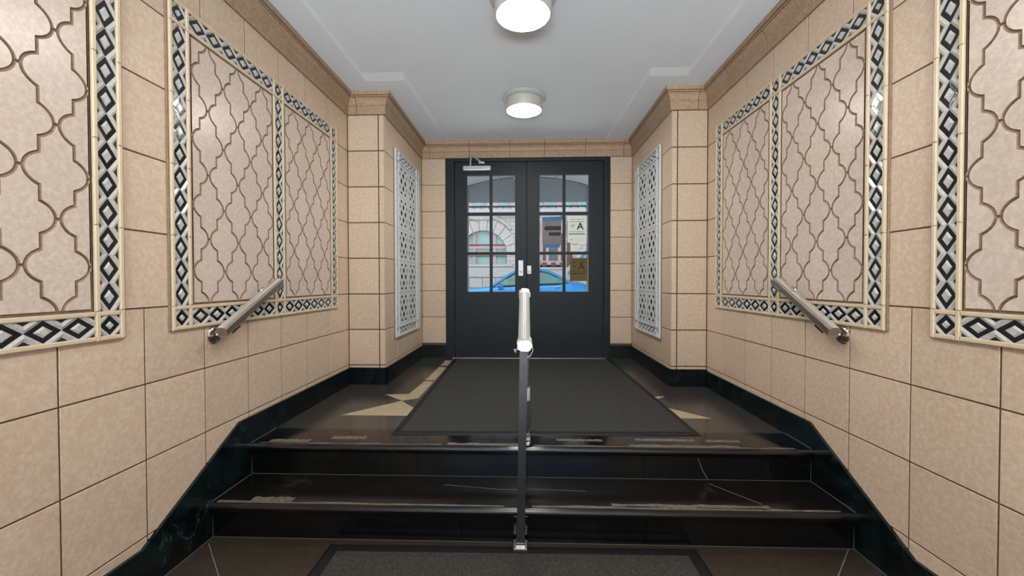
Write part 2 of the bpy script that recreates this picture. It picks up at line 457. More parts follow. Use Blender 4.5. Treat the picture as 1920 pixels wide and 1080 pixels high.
# ------------------------------------------------------------------ stairs
st = thing('staircase', (0, 2.0, 0), 'two black marble steps with rounded nosings rising to the dark landing', 'stairs')
def nosing_slab(y0, y1, z, th=.042):
    m = MB(); r = th / 2; seg = 8
    pr = [(y1, z - th), (y1, z)]
    for k in range(seg + 1):
        t = PI / 2 + PI * k / seg; pr.append((y0 + r + r * math.cos(t), z - r + r * math.sin(t)))
    m.prism([(XSL - .01, a, b) for a, b in pr], (XSR - XSL + .02, 0, 0)); return m
nosing_slab(N1, Y2 + .02, ZS).build('tread', 'tread_marble', st, smooth=.4)
nosing_slab(N2, 2.385, ZL).build('tread', 'black_marble', st, smooth=.4)
for y, z0, z1, js in ((Y1, 0, ZS - .042, [-.3, .55]), (Y2, ZS, ZL - .042, [-.58, .62])):
    m = MB(); xs = [XSL - .01] + js + [XSR + .01]
    for a, b2 in zip(xs, xs[1:]): m.cbox(a + .001, b2 - .001, y, y + .03, z0, z1, .002)
    m.box(XSL, XSR, y + .01, y + .03, z0, z1)
    m.build('riser', 'black_marble', st)
for x in (XSL + .001, XSR - .001):
    for pp in ([(1.45, .001), (1.884, .001), (1.884, .128)], [(1.876, .171), (2.166, .171), (2.166, .298)], [(2.165, .341), (2.384, .341)]):
        m = MB(); m.tube([(x, a, b2) for a, b2 in pp], .0026, 6); m.build('caulk_line', 'caulk', st)
for y, z in ((1.884, .001), (1.884, .127), (2.167, .171)):
    m = MB(); m.tube([(XSL, y, z), (XSR, y, z)], .0018, 6); m.build('caulk_line', 'caulk', st)
def crack(pts, name='crack_line', w=.0016, n=(0, 0, .0006)):
    m = MB()
    for p, q in zip(pts, pts[1:]):
        p = Vector(p); q = Vector(q); side = (q - p).cross(Vector(n)).normalized() * w
        m.prism([p - side, q - side, q + side, p + side], n)
    return m.build(name, 'ink_light', st)
crack([(.90, Y2, .285), (.925, Y2, .22), (.955, Y2, ZS)], n=(0, -.0006, 0))
crack([(.94, 2.13, ZS), (1.02, 2.03, ZS), (1.10, 1.935, ZS)])
crack([(-.42, 2.075, ZS), (-.12, 2.035, ZS), (.05, 2.045, ZS), (.30, 2.03, ZS)], w=.001)
def ragged(x0, x1, y0, y1, z, n=14, mi=0, jag=.012):
    m = MB(); top = []; bot = []
    for k in range(n + 1):
        x = x0 + (x1 - x0) * k / n
        bot.append((x, y0 + random.uniform(0, jag * .3), z)); top.append((x, y1 - random.uniform(0, jag), z))
    m.prism(bot + top[::-1], (0, 0, .0008)); return m
for a in ((-1.46, -.10, 1.876, 1.898, ZS), (-1.31, -1.11, 1.890, 1.936, ZS), (.03, 1.42, 1.876, 1.900, ZS), (.40, 1.12, 1.890, 1.926, ZS),
          (-1.44, -.45, 2.160, 2.178, ZL), (-1.40, -1.18, 2.165, 2.222, ZL), (-1.08, -.89, 2.225, 2.275, ZL), (-.42, .0, 2.160, 2.198, ZL),
          (.04, 1.40, 2.160, 2.178, ZL), (.17, .42, 2.235, 2.268, ZL), (.60, .92, 2.245, 2.285, ZL), (.55, 1.12, 2.172, 2.20, ZL), (.98, 1.16, 2.24, 2.275, ZL)):
    ragged(*a).build('tape_residue', 'tape_residue', st)

# ------------------------------------------------------------------ skirting: string along the stairs, then baseboard round the piers
def skirting(name, F, xw, sgn, ya, yb, zl, zh, dj, Fs, xp):
    m = MB()
    def slab(pts, n=.014):
        m.prism([F(u, v, -.004) for u, v in pts], F(0, 0, n + .004) - F(0, 0, 0))
    slab([(YR, -.05), (YR, zl), (ya - .28, zl), (ya - .28, -.05)])
    slab([(ya - .277, -.05), (ya - .277, zl), (ya, zl), (yb, zh), (dj, zh), (dj, -.05)])
    slab([(dj + .003, .1), (dj + .003, zh), (YP, zh), (YP, .1)])
    a, b2 = sorted((xw, xp + sgn * .012))
    m.box(a, b2, YP - .012, YP + .01, .1, .483)
    m.prism([Fs(YP - .010, .1, -.004), Fs(YP - .010, .483, -.004), Fs(YB, .483, -.004), Fs(YB, .1, -.004)], Fs(0, 0, .016) - Fs(0, 0, 0))
    if sgn > 0: m.box(xp, DX0, YB - .012, YB + .01, .1, .483)
    else: m.box(DX1, xp, YB - .012, YB + .01, .1, .483)
    struct(m.build(name, ['green_marble']))
skirting('baseboard_left', FL, WL, 1, 1.535, 2.085, .168, .482, 2.37, FPL, PL)
skirting('baseboard_right', FR, WR, -1, 1.605, 2.19, .142, .474, 2.23, FPR, PR)

# ------------------------------------------------------------------ decorative tile panels
def clip(poly, ax, lim, keep_less):
    out = []
    for i in range(len(poly)):
        a, b2 = poly[i], poly[(i + 1) % len(poly)]
        ia = (a[ax] <= lim + 1e-7) if keep_less else (a[ax] >= lim - 1e-7); ib = (b2[ax] <= lim + 1e-7) if keep_less else (b2[ax] >= lim - 1e-7)
        if ia: out.append(a)
        if ia != ib:
            t = (lim - a[ax]) / (b2[ax] - a[ax]); out.append((a[0] + (b2[0] - a[0]) * t, a[1] + (b2[1] - a[1]) * t))
    res = []
    for p in out:
        if not res or (abs(p[0] - res[-1][0]) + abs(p[1] - res[-1][1])) > 1e-5: res.append(p)
    if len(res) > 1 and abs(res[0][0] - res[-1][0]) + abs(res[0][1] - res[-1][1]) < 1e-5: res.pop()
    return res
def lantern(P, V):
    n_ = .0075; s_ = .024; h1 = V / 4 - s_; tm = math.radians(62); A = P / 4 - n_
    q = []
    K = 7
    for k in range(K + 1):
        t = tm * k / K; q.append((P / 4 + A * (math.cos(t) - math.cos(tm)) / (1 - math.cos(tm)), h1 * math.sin(t) / math.sin(tm)))
    for k in range(K + 1):
        t = tm * (1 - k / K); x = P / 4 - A * (math.cos(t) - math.cos(tm)) / (1 - math.cos(tm)); y = V / 2 - h1 * math.sin(t) / math.sin(tm)
        q.append((x, y))
    half = q + [(-x, y) for x, y in q[::-1]]
    low = [(x, -y) for x, y in half[::-1]][1:-1]
    poly = half + low
    return clip(poly, 0, 9, True)
def carved_field(F, u0, u1, v0, v1, cols=3, rows=4):
    U0, U1, V0_, V1_ = u0, u1, v0, v1
    u0 += .007; u1 -= .007; v0 += .004; v1 -= .004
    P = (u1 - u0) / cols; V = (v1 - v0) / rows
    L = lantern(P, V); bm = bmesh.new(); bmg = []
    def put(cu, cv):
        poly = [(x + cu, y + cv) for x, y in L]
        for ax, lim, less in ((0, u0 + .001, False), (0, u1 - .001, True), (1, v0 + .001, False), (1, v1 - .001, True)):
            poly = clip(poly, ax, lim, less)
            if len(poly) < 3: return
        bm.faces.new([bm.verts.new((x, y, 0)) for x, y in poly])
    for i in range(cols):
        for j in range(rows): put(u0 + (i + .5) * P, v0 + (j + .5) * V)
    for i in range(cols + 1):
        for j in range(rows + 1): put(u0 + i * P, v0 + j * V)
    bm.normal_update()
    for f in bm.faces:
        if f.normal.z < 0: f.normal_flip()
    tops = list(bm.faces)
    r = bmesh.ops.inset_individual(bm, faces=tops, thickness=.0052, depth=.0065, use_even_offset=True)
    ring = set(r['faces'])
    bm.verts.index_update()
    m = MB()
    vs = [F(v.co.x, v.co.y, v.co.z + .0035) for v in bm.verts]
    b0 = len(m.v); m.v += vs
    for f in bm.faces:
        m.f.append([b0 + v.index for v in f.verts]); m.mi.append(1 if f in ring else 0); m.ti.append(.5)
    tint = {}
    for k, f in enumerate(bm.faces):
        if f not in ring: m.ti[k] = random.random()
    bm.free()
    m.tile(F, U0, U1, V0_, V1_, .0001, .0036, .0002, 1)
    return m
def diamonds(F2, L, w, n, thick=.5):
    """F2(a,b,n): a along strip from 0, b across centred; n cells of length L"""
    m = MB(); H = w / 2
    for i in range(n):
        c = (i + .5) * L; G = lambda a, b, h, c=c: F2(c + a, b, h)
        l = L / 2
        o = [(l * .99, 0), (0, H), (-l * .99, 0), (0, -H)]
        k1, k2 = thick, thick * .68
        ring_o = [G(x, y, .0015) for x, y in o]; ring_i = [G(x * k1, y * k1, .001) for x, y in o]; top = [G(x * k2, y * k2, .0065) for x, y in o]
        m.add(ring_o + ring_i, [(j, (j + 1) % 4, 4 + (j + 1) % 4, 4 + j) for j in range(4)], 1)
        m.add(ring_i + top, [(j, (j + 1) % 4, 4 + (j + 1) % 4, 4 + j) for j in range(4)], 0)
        m.add(top, [(0, 1, 2, 3)], 0)
        t, s_ = .36 * l, .36 * H
        for sx in (1, -1):
            for sy in (1, -1):
                A = [(0, H), ((l - t), H), (l, H - s_), (l, 0)]
                A = [(x * sx, y * sy) for x, y in A]
                m0 = ((A[0][0] + A[1][0]) / 2, (A[0][1] + A[1][1]) / 2); m1 = ((A[2][0] + A[3][0]) / 2, (A[2][1] + A[3][1]) / 2)
                m.add([G(*A[0], .0015), G(*A[1], .0015), G(*A[2], .0015), G(*A[3], .0015), G(*m0, .006), G(*m1, .006)], [(0, 4, 5, 3), (4, 1, 2, 5)], 0)
                m.add([G(*A[1], .0012), G(l * sx, H * sy, .0012), G(*A[2], .0012)], [(0, 1, 2)], 2)
    return m
BW = .0165; SW = .1045
def strip(root, F, u0, u1, v0, v1, vertical, ncell, frame_all=False, name='border_strip', bev=.003, thick=.52, h=.016, mats=('silver_glaze', 'black_glaze', 'dark_glaze'), bw=BW, bead='bead_glaze'):
    m = MB(); g = .0006
    m.tile(F, u0 + g, u1 - g, v0 + g, v1 - g, .0001, .006, .0005)
    if vertical or frame_all:
        m.tile(F, u0 + g, u0 + bw, v0 + g, v1 - g, .0006, h, bev); m.tile(F, u1 - bw, u1 - g, v0 + g, v1 - g, .0006, h, bev)
    if not vertical or frame_all:
        e = bw + .0004 if frame_all else g
        m.tile(F, u0 + e, u1 - e, v0 + g, v0 + bw, .0001, h - .0003, bev); m.tile(F, u0 + e, u1 - e, v1 - bw, v1 - g, .0001, h - .0003, bev)
    st = m.build(name, bead, root)
    a0, a1 = (v0, v1) if vertical else (u0, u1); b0, b1 = (u0, u1) if vertical else (v0, v1)
    if frame_all: a0 += bw; a1 -= bw
    w = (b1 - b0) - 2 * bw; c = (b0 + b1) / 2
    if vertical: F2 = lambda a, b, n: F(c + b, a0 + a, n + .006)
    else: F2 = lambda a, b, n: F(a0 + a, c + b, n + .006)
    dm = diamonds(F2, (a1 - a0) / ncell, w, ncell, thick)
    dm.build('diamond_inlay', list(mats), st)
    return st
def tile_panel(F, y0, y1, label, skip_near=False):
    zb, z0, z1, zt = ZROW[5] - SW, ZROW[5], ZROW[1], ZROW[1] + SW
    root = thing('tile_panel', F((y0 + y1) / 2, zb, 0), label, 'wall panel', 'carved wall panels with diamond tile borders')
    w = (y1 - y0 - 3 * SW) / 2
    us = [y0, y0 + SW, y0 + SW + w, y0 + 2 * SW + w, y1 - SW, y1]
    for k in (0, 2, 4):
        for j in range(4):
            strip(root, F, us[k], us[k + 1], z0 + j * T, z0 + (j + 1) * T, True, 3)
        for v in (zb, z1): strip(root, F, us[k], us[k + 1], v, v + SW, True, 1, True, 'corner_tile', thick=.42)
    for e0, e1 in ((y0 - .009, y0), (y1, y1 + .009)):
        m = MB(); m.tile(F, e0, e1, zb, zt, .0001, .008, .003); m.build('shaded_edge', 'groove_stone', root)  # thin brown strip: the border's shaded side painted as a band
    for k in (1, 3):
        for v in (zb, z1): strip(root, F, us[k], us[k + 1], v, v + SW, False, 6)
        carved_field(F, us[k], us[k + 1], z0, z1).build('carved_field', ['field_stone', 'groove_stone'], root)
    return root
tile_panel(FL, *NL, 'carved lantern-pattern wall panel with black diamond border, nearest on the left wall')
tile_panel(FL, *FLs, 'double carved lantern wall panel behind the left wall handrail')
tile_panel(FR, *NR, 'carved lantern-pattern wall panel with black diamond border, nearest on the right wall')
tile_panel(FR, *FRs, 'double carved lantern wall panel behind the right wall handrail')

# ------------------------------------------------------------------ perforated grilles on the pier sides
def almond(cx, cy, w, h, half=None):
    pts = []
    K = 8
    for k in range(K + 1):
        t = k / K; y = h / 2 - h * t; x = w / 2 * math.sin(PI * t) ** .9; pts.append((cx + x, cy + y))
    for k in range(K - 1, 0, -1):
        t = k / K; y = h / 2 - h * t; x = w / 2 * math.sin(PI * t) ** .8; pts.append((cx - x, cy + y))
    if half: pts = clip(pts, half[0], half[1], half[2])
    return pts
def perforated(W, H):
    bw = .030; x0, x1, y0, y1 = bw, W - bw, bw, H - bw; ww, hh = x1 - x0, y1 - y0
    holes = []
    aw, ah = ww / 4 * .98, hh / 4 * .96
    for r in range(5):
        y = y0 + hh * r / 4
        if r % 2 == 0:
            for q in (.25, .75):
                h = (1, y0 + .001, False) if r == 0 else ((1, y1 - .001, True) if r == 4 else None)
                holes.append(almond(x0 + ww * q, y, aw, ah, h))
        else:
            for q in (0, .5, 1):
                h = (0, x0 + .001, False) if q == 0 else ((0, x1 - .001, True) if q == 1 else None)
                holes.append(almond(x0 + ww * q, y, aw, ah, h))
    return curve_mesh([[(0.001, .001), (W - .001, .001), (W - .001, H - .001), (.001, H - .001)]] + holes, .0015, 0)
def grille(F, y0, y1, label):
    zb, z0, z1, zt = ZROW[6] - SW, ZROW[6], ZROW[1], ZROW[1] + SW
    root = thing('grille_panel', F((y0 + y1) / 2, zb, 0), label, 'grille', 'perforated grilles on the side piers')
    us = [y0, y0 + SW, y1 - SW, y1]
    mt = ('blue_white_glaze', 'black_glaze', 'dark_glaze')
    for k in (0, 2):
        for j in range(5): strip(root, F, us[k], us[k + 1], z0 + j * T, z0 + (j + 1) * T, True, 3, mats=mt, h=.024, bead='blue_white_glaze')
        for v in (zb, z1): strip(root, F, us[k], us[k + 1], v, v + SW, True, 1, True, 'corner_tile', thick=.36, mats=mt, h=.024, bead='blue_white_glaze')
    for v in (zb, z1): strip(root, F, us[1], us[2], v, v + SW, False, 6, mats=mt, h=.024, bead='blue_white_glaze')
    for e0, e1 in ((y0 - .008, y0), (y1, y1 + .008)):
        m = MB(); m.tile(F, e0, e1, zb, zt, .0001, .010, .003); m.build('shaded_edge', 'groove_stone', root)  # same painted shade band along the grille's side edges
    m = MB(); m.tile(F, us[1], us[2], z0, z1, .0001, .0025, .0005); m.build('dark_backing', 'void', root)  # dark sheet stands in for the unlit hollow behind the holes
    W = (us[2] - us[1]) / 2
    for i in range(2):
        for j in range(5):
            m = MB(); bm = perforated(W, T)
            m.bm(bm, 0, .5, lambda c: F(us[1] + i * W + c.x, z0 + j * T + c.y, .013 + c.z))
            m.build('perforated_tile', 'blue_white_glaze', root)
    return root
grille(FPL, 3.672, 4.486, 'white perforated ventilation grille with small diamond border on the left pier')
grille(FPR, 3.664, 4.478, 'white perforated ventilation grille with small diamond border on the right pier')

# ------------------------------------------------------------------ doors
Fd = 4.692
ZD0, ZD1 = .352, 2.575
m = MB()
m.cbox(DX0, -.813, 4.668, 4.76, .3, DZ, .004); m.cbox(.885, DX1, 4.668, 4.76, .3, DZ, .004); m.cbox(-.815, .887, 4.668, 4.76, ZD1, DZ, .004)
struct(m.build('trim_2', ['door_paint']))
m = MB(); m.cbox(-.83, .90, 4.62, 4.76, ZL - .01, ZL + .009, .003)
struct(m.build('trim_3', ['brushed_metal']))
def door(name, x0, x1, gx0, gx1, label):
    root = thing(name, ((x0 + x1) / 2, Fd, ZD0), label, 'door', None, 'structure')
    gz0, gz1 = 1.094, 2.422; ya, yb = Fd, Fd + .045
    m = MB()
    m.cbox(x0, gx0, ya, yb, ZD0, ZD1, .003); m.cbox(gx1, x1, ya, yb, ZD0, ZD1, .003)
    m.cbox(gx0 - .004, gx1 + .004, ya, yb, ZD0, gz0, .003); m.cbox(gx0 - .004, gx1 + .004, ya, yb, gz1, ZD1, .003)
    cx = (gx0 + gx1) / 2
    m.cbox(cx - .017, cx + .017, ya + .004, yb - .004, gz0 - .01, gz1 + .01, .004)
    for z in (1.533, 1.983): m.cbox(gx0 - .01, gx1 + .01, ya + .0055, yb - .0055, z - .017, z + .017, .004)
    m.build('door_leaf', 'door_paint', root)
    for a, b2 in ((gx0, cx - .017), (cx + .017, gx1)):
        for z0, z1 in ((gz0, 1.516), (1.55, 1.966), (2.0, gz1)):
            m = MB(); m.box(a - .004, b2 + .004, ya + .021, ya + .025, z0 - .004, z1 + .004); m.build('glass_pane', 'glass', root)
    return root
d1 = door('door_1', -.810, .0115, -.669, -.119, 'left dark grey door leaf with six glass panes')
d2 = door('door_2', .0165, .882, .161, .717, 'right dark grey door leaf with papers taped to its glass panes')
m = MB(); m.cbox(.0, .030, Fd + .046, Fd + .060, ZD0, ZD1, .003); m.build('astragal', 'door_paint', d2)
m = MB(); m.cbox(-.082, -.026, Fd - .008, Fd + .002, 1.275, 1.452, .003); m.build('lock_plate', 'closer_metal', d1)
m = MB(); m.lathe([(.012, 0), (.012, .012), (.006, .014)], (-.054, Fd - .008, 1.33), (0, -1, 0), 20); m.build('lock_cylinder', 'chrome', d1, smooth=.6)
m = MB(); m.cbox(.018, .066, Fd - .008, Fd + .002, 1.297, 1.392, .003); m.build('lock_plate', 'closer_metal', d2)
m = MB(); m.lathe([(.012, 0), (.012, .012), (.006, .014)], (.040, Fd - .008, 1.33), (0, -1, 0), 20); m.build('lock_cylinder', 'chrome', d2, smooth=.6)

dc = thing('door_closer', (-.55, Fd - .002, 2.47), 'silver hydraulic door closer with bent arm at the top of the left door', 'door closer')
m = MB(); m.cbox(-.705, -.40, Fd - .062, Fd - .001, 2.468, 2.518, .008); m.cbox(-.42, -.392, Fd - .058, Fd - .001, 2.470, 2.516, .004); m.build('closer_body', 'closer_metal', dc)
m = MB(); m.tube([(-.622, Fd - .045, 2.512), (-.617, Fd - .07, 2.57), (-.595, Fd - .13, 2.625)], .0105, 10); m.build('closer_arm', 'closer_metal', dc, smooth=.8)
m = MB(); m.tube([(-.598, Fd - .13, 2.627), (-.54, Fd - .07, 2.585), (-.50, Fd - .035, 2.56)], .0105, 10); m.cbox(-.53, -.462, Fd - .05, Fd - .024, 2.545, 2.567, .004); m.build('closer_arm', 'closer_metal', dc, smooth=.8)

# ------------------------------------------------------------------ papers on the right door glass
YG = Fd + .0205
FG = frame((0, YG, 0), (1, 0, 0), (0, 0, 1), (0, -1, 0))
def flat(m, pts, n0, n1, mi=0): m.prism([FG(u, v, n0) for u, v in pts], FG(0, 0, n1) - FG(0, 0, n0), mi)
def rect(m, u0, u1, v0, v1, n0, n1, mi=0): flat(m, [(u0, v0), (u1, v0), (u1, v1), (u0, v1)], n0, n1, mi)
def letter(m, ch, u, v, size, n0, n1, mi=0):
    bm = curve_mesh(None, .5, 0, ch, size)
    m.bm(bm, mi, .5, lambda c: FG(u + c.x, v + c.y, n0 + (c.z + .5) * (n1 - n0)))
def words(m, u0, u1, v, h, n0, n1, mi, lens):
    tot = sum(lens) + .6 * (len(lens) - 1); k = (u1 - u0) / tot; x = u0
    for L in lens:
        c = x
        while c < x + L * k - .001:
            ww = h * random.uniform(.35, .85); rect(m, c, min(c + ww, x + L * k), v + h * random.uniform(0, .15), v + h * random.uniform(.7, 1), n0, n1, mi); c += ww + h * .12
        x += (L + .6) * k
pa = thing('arrow_sign', FG(.30, 1.61), 'grey paper sign with black left-pointing arrow fixed with blue tape', 'sign')
m = MB(); rect(m, .192, .408, 1.628, 1.905, .0002, .0012); m.build('sheet', 'paper_grey', pa)
m = MB(); flat(m, [(.203, 1.818), (.246, 1.852), (.246, 1.843), (.405, 1.843), (.405, 1.797), (.246, 1.797), (.246, 1.785)], .0011, .0018); m.build('arrow', 'ink', pa)
m = MB(); rect(m, .268, .398, 1.733, 1.772, .0011, .0018); m.build('printed_bar', 'ink', pa)
m = MB(); flat(m, [(.190, 1.903), (.19, 1.946), (.395, 1.950), (.397, 1.958), (.428, 1.956), (.425, 1.925), (.412, 1.905)], .0011, .0022); m.build('blue_tape', 'blue_tape', pa)
m = MB(); flat(m, [(.205, 1.597), (.203, 1.634), (.393, 1.634), (.391, 1.599)], .0011, .0022); m.build('blue_tape', 'blue_tape', pa)
def notice(u0, u1, v0, v1, mat, ink, label):
    root = thing('notice_sheet', FG((u0 + u1) / 2, v0), label, 'notice', 'printed notices on the door glass')
    w, h = u1 - u0, v1 - v0
    m = MB(); rect(m, u0, u1, v0, v1, .0002, .0012); m.build('sheet', mat, root)
    a = (.0011, .0017)
    for vv, q in ((.865, .12), (.775, .10)):
        m = MB(); words(m, u0 + q * w, u1 - .14 * w, v0 + vv * h, .009, *a, 0, (6, 8)); m.build('small_print', ink, root)
    m = MB(); rect(m, u0 + .06 * w, u1 - .1 * w, v0 + .40 * h, v0 + .415 * h, *a); m.build('printed_line', ink, root)
    m = MB(); rect(m, u0 + .14 * w, u0 + .26 * w, v0 + .10 * h, v0 + .12 * h, *a); m.build('printed_line', ink, root)
    m = MB(); letter(m, '#1', u0 + .30 * w, v0 + .60 * h, .038, *a); m.build('number', ink, root)
    m = MB(); letter(m, 'A', u0 + .66 * w, v0 + .495 * h, .112, *a); m.build('letter', 'ink', root)
    m = MB(); rect(m, u0 + .06 * w, u1 - .1 * w, v0 + .305 * h, v0 + .345 * h, *a); m.build('printed_line', ink, root)
    return root
notice(.478, .698, 1.655, 1.955, 'paper_white', 'ink_light', 'white printed notice with a large letter A on the glass')
notice(.508, .705, 1.215, 1.480, 'paper_brown', 'ink', 'brown printed notice with a large letter A on the lowest right pane')
nt = thing('note_slip', FG(.555, 1.553), 'small white slip with a scribbled line under the white notice', 'note')
m = MB(); rect(m, .512, .612, 1.552, 1.654, .0002, .0010); m.build('sheet', 'paper_white', nt)
m = MB(); flat(m, [(.53, 1.634), (.56, 1.63), (.585, 1.632), (.605, 1.641), (.602, 1.645), (.58, 1.637), (.55, 1.638), (.532, 1.642)], .0009, .0014); m.build('scribble', 'ink', nt)

# ------------------------------------------------------------------ mats
def mat(quad, z, bw, pile, label, th=.009):
    root = thing('entrance_mat', (sum(p[0] for p in quad) / 4, sum(p[1] for p in quad) / 4, z), label, 'mat')
    c = Vector((sum(p[0] for p in quad) / 4, sum(p[1] for p in quad) / 4))
    def off(d):
        out = []
        for x, y in quad: out.append((x + (d if x < c.x else -d), y + (d if y < c.y else -d)))
        return out
    m = MB(); q0, q1, q2 = quad, off(.012), off(bw)
    vs = [(x, y, z + .0008) for x, y in q0] + [(x, y, z + .006) for x, y in q1] + [(x, y, z + .006) for x, y in q2] + [(x, y, z + .0008) for x, y in q2]
    fs = []
    for k in (0, 4, 8):
        for j in range(4): fs.append((k + j, k + (j + 1) % 4, k + 4 + (j + 1) % 4, k + 4 + j))
    fs.append((12, 13, 14, 15)); fs.append((3, 2, 1, 0)); m.add(vs, fs[:-2]); m.prism([(x, y, z + .0006) for x, y in q0], (0, 0, .0004))
    m.build('rubber_border', 'rubber', root)
    m = MB(); m.prism([(x, y, z + .001) for x, y in off(bw)], (0, 0, th - .001)); o = m.build('pile', pile, root)
    return root
mat([(-.765, 2.29), (.99, 2.325), (.945, 4.60), (-.803, 4.585)], ZL, .045, 'mat_pile', 'long charcoal entrance mat with thin rubber edge lying on the landing')
mat([(-.905, -1.2), (.77, -1.2), (.768, 1.862), (-.90, 1.846)], 0, .058, 'mat_pile_lower', 'speckled dark mat with wide black border at the foot of the stairs')

# ------------------------------------------------------------------ ceiling lights
def ceiling_light(x, y, label):
    root = thing('ceiling_light', (x, y, ZRC), label, 'ceiling light', 'round flush ceiling lights')
    m = MB(); m.lathe([(.170, 0), (.183, -.006), (.184, -.022), (.172, -.034), (.160, -.037), (.150, -.037)], (x, y, ZRC + .001), n=64); m.build('base_ring', 'lamp_metal', root, smooth=.5)
    m = MB(); m.lathe([(.150, -.034), (.157, -.038), (.157, -.116), (.154, -.122), (.148, -.122), (.147, -.112), (.145, -.04)], (x, y, ZRC), n=64); m.build('drum', 'lamp_metal', root, smooth=.5)
    m = MB(); m.lathe([(.1475, -.112), (.1475, -.118), (.142, -.123), (.10, -.125), (.001, -.126)], (x, y, ZRC), n=64); m.build('diffuser', 'lamp_glow', root, smooth=.8)
    return root
ceiling_light(-.012, 3.563, 'round flush ceiling light with glowing disc nearest the doors')
ceiling_light(-.012, 2.295, 'round flush ceiling light above the stairs, cut by the top of the photo')
ceiling_light(-.012, 1.02, 'added unseen ceiling light above the mat at the foot of the stairs')  # this and the next two: unseen, added for ceiling brightness
ceiling_light(-.012, -.25, 'added unseen ceiling light over the lower lobby floor, second from the rear wall')
ceiling_light(-.012, -1.52, 'added unseen ceiling light at the rear end of the lobby')

# ------------------------------------------------------------------ wall handrails
def rail_profile(w, h, flutes=5):
    """flattened handrail section with fluted top"""
    pts = []
    n = 44
    for k in range(n + 1):
        t = PI - PI * k / n; fl = .0022 if (math.sin(t) > .35 and math.cos(6.5 * math.cos(t) * PI / 1.0) > .25) else 0
        pts.append((w / 2 * math.cos(t), h * .30 + h * .38 * math.sin(t) ** .7 - fl))
    pts += [(w / 2, -h * .1), (w * .42, -h * .3), (-w * .42, -h * .3), (-w / 2, -h * .1)]
    return pts
def wall_rail(F, y0, y1, label, sgn):
    za, zb = .972, 1.205
    root = thing('wall_handrail', F(y0, za - .06), label, 'handrail')
    n_ = .085
    m = MB(); m.sweep(rail_profile(.050, .045), F(y0, za, n_), F(y1, zb, n_)); m.build('grip_bar', 'brushed_metal', root, smooth=.35)
    sl = (zb - za) / (y1 - y0)
    for yy, dn in ((y0 + .055, -.045), (y1 - .03, -.05)):
        zc = za + sl * (yy - y0) + dn
        nb = 0 if yy < y0 + .1 else .009
        m = MB(); c = F(yy, zc, nb); ax = F(0, 0, 1) - F(0, 0, 0)
        m.lathe([(.043, 0), (.043, .006), (.038, .012), (.028, .017), (.012, .020)], c, ax, 32); fl = m.build('flange', 'chrome', root, smooth=.6)
        m = MB(); m.tube([F(yy, zc, nb + .012), F(yy, zc + .002, .045), F(yy, zc + .014, .068), F(yy, zc + .033, n_)], [.011, .0105, .0105, .012], 14); m.build('bracket_arm', 'chrome', root, smooth=.8)
        m = MB(); m.sweep([(-.027, -.006), (.027, -.006), (.027, .004), (-.027, .004)], F(yy - .028, za + sl * (yy - .028 - y0) - .016, n_), F(yy + .028, za + sl * (yy + .028 - y0) - .016, n_)); m.build('saddle', 'chrome', root)
    return root
wall_rail(FL, 1.868, 2.315, 'short fluted metal handrail on the left wall', 1)
wall_rail(FR, 1.925, 2.355, 'short fluted metal handrail on the right wall', -1)

# ------------------------------------------------------------------ centre handrail
cr = thing('stair_handrail', (-.024, 1.832, .009), 'short free-standing steel handrail with two posts in the middle of the stairs', 'handrail')
sq = [(-.018, -.018), (.018, -.018), (.018, .018), (-.018, .018)]
def post(x0, y0, z0, x1, y1, z1):
    m = MB(); m.sweep(sq, (x0, y0, z0), (x1, y1, z1), (0, -1, 0)); return m.build('post', 'dark_steel', cr)
post(-.024, 1.832, .0095, -.008, 1.832, .935)
post(-.004, 2.250, ZL + .001, .002, 2.235, 1.115)
m = MB(); m.cbox(-.058, .008, 1.795, 1.868, .0095, .028, .004); m.cbox(-.046, -.002, 1.81, 1.854, .027, .045, .003); m.build('post_shoe', 'chrome', cr)
m = MB(); m.cbox(-.030, .026, 2.222, 2.282, ZL + .0005, ZL + .016, .004); m.cbox(-.026, .020, 2.228, 2.272, ZL + .015, ZL + .04, .003); m.build('post_shoe', 'chrome', cr)
# curved guard plate beside the rear post, with its silver collar
pl = []
for k in range(13):
    t = k / 12; pl.append((-.003 + .036 * math.sin(PI * (.15 + .75 * t)), .39 + .215 * t))
prf = [(x, z) for x, z in pl] + [(-.004 - .8 * (x + .004), z) for x, z in pl[::-1]]
m = MB(); m.prism([(x, 2.205, z) for x, z in prf], (0, .022, 0)); m.build('guard_plate', 'dark_steel', cr)
m = MB(); m.cbox(-.026, .024, 2.200, 2.262, .565, .632, .008); m.build('collar', 'silver_wrap', cr)
P0, P1 = Vector((-.006, 1.775, .935)), Vector((-.006, 2.262, 1.140))
wr = []
m = MB(); m.sweep(rail_profile(.054, .040), P0, P1); m.build('grip_bar', 'rail_wrap', cr, smooth=.3)
def crumple(p, q, w, h, amp, n=9):
    m = MB(); d = (q - p); rings = []
    for i in range(n):
        c = p + d * i / (n - 1); ring = []
        for k in range(14):
            t = 2 * PI * k / 14; r = 1 + random.uniform(-amp, amp)
            x = w / 2 * (abs(math.cos(t)) ** .6) * (1 if math.cos(t) > 0 else -1); z = h / 2 * (abs(math.sin(t)) ** .6) * (1 if math.sin(t) > 0 else -1)
            ring.append(c + Vector((x * r, 0, z * r)))
        rings.append(ring)
    vs = [v for r in rings for v in r]; fs = [list(range(14)), list(range(len(vs) - 14, len(vs)))[::-1]]
    for i in range(n - 1):
        for k in range(14): fs.append((i * 14 + k, i * 14 + (k + 1) % 14, (i + 1) * 14 + (k + 1) % 14, (i + 1) * 14 + k))
    m.add(vs, fs); return m
crumple(P0 + Vector((.001, -.012, -.002)), P0 + Vector((.001, .028, .012)), .064, .046, .10, 6).build('end_wrap', 'silver_wrap', cr)
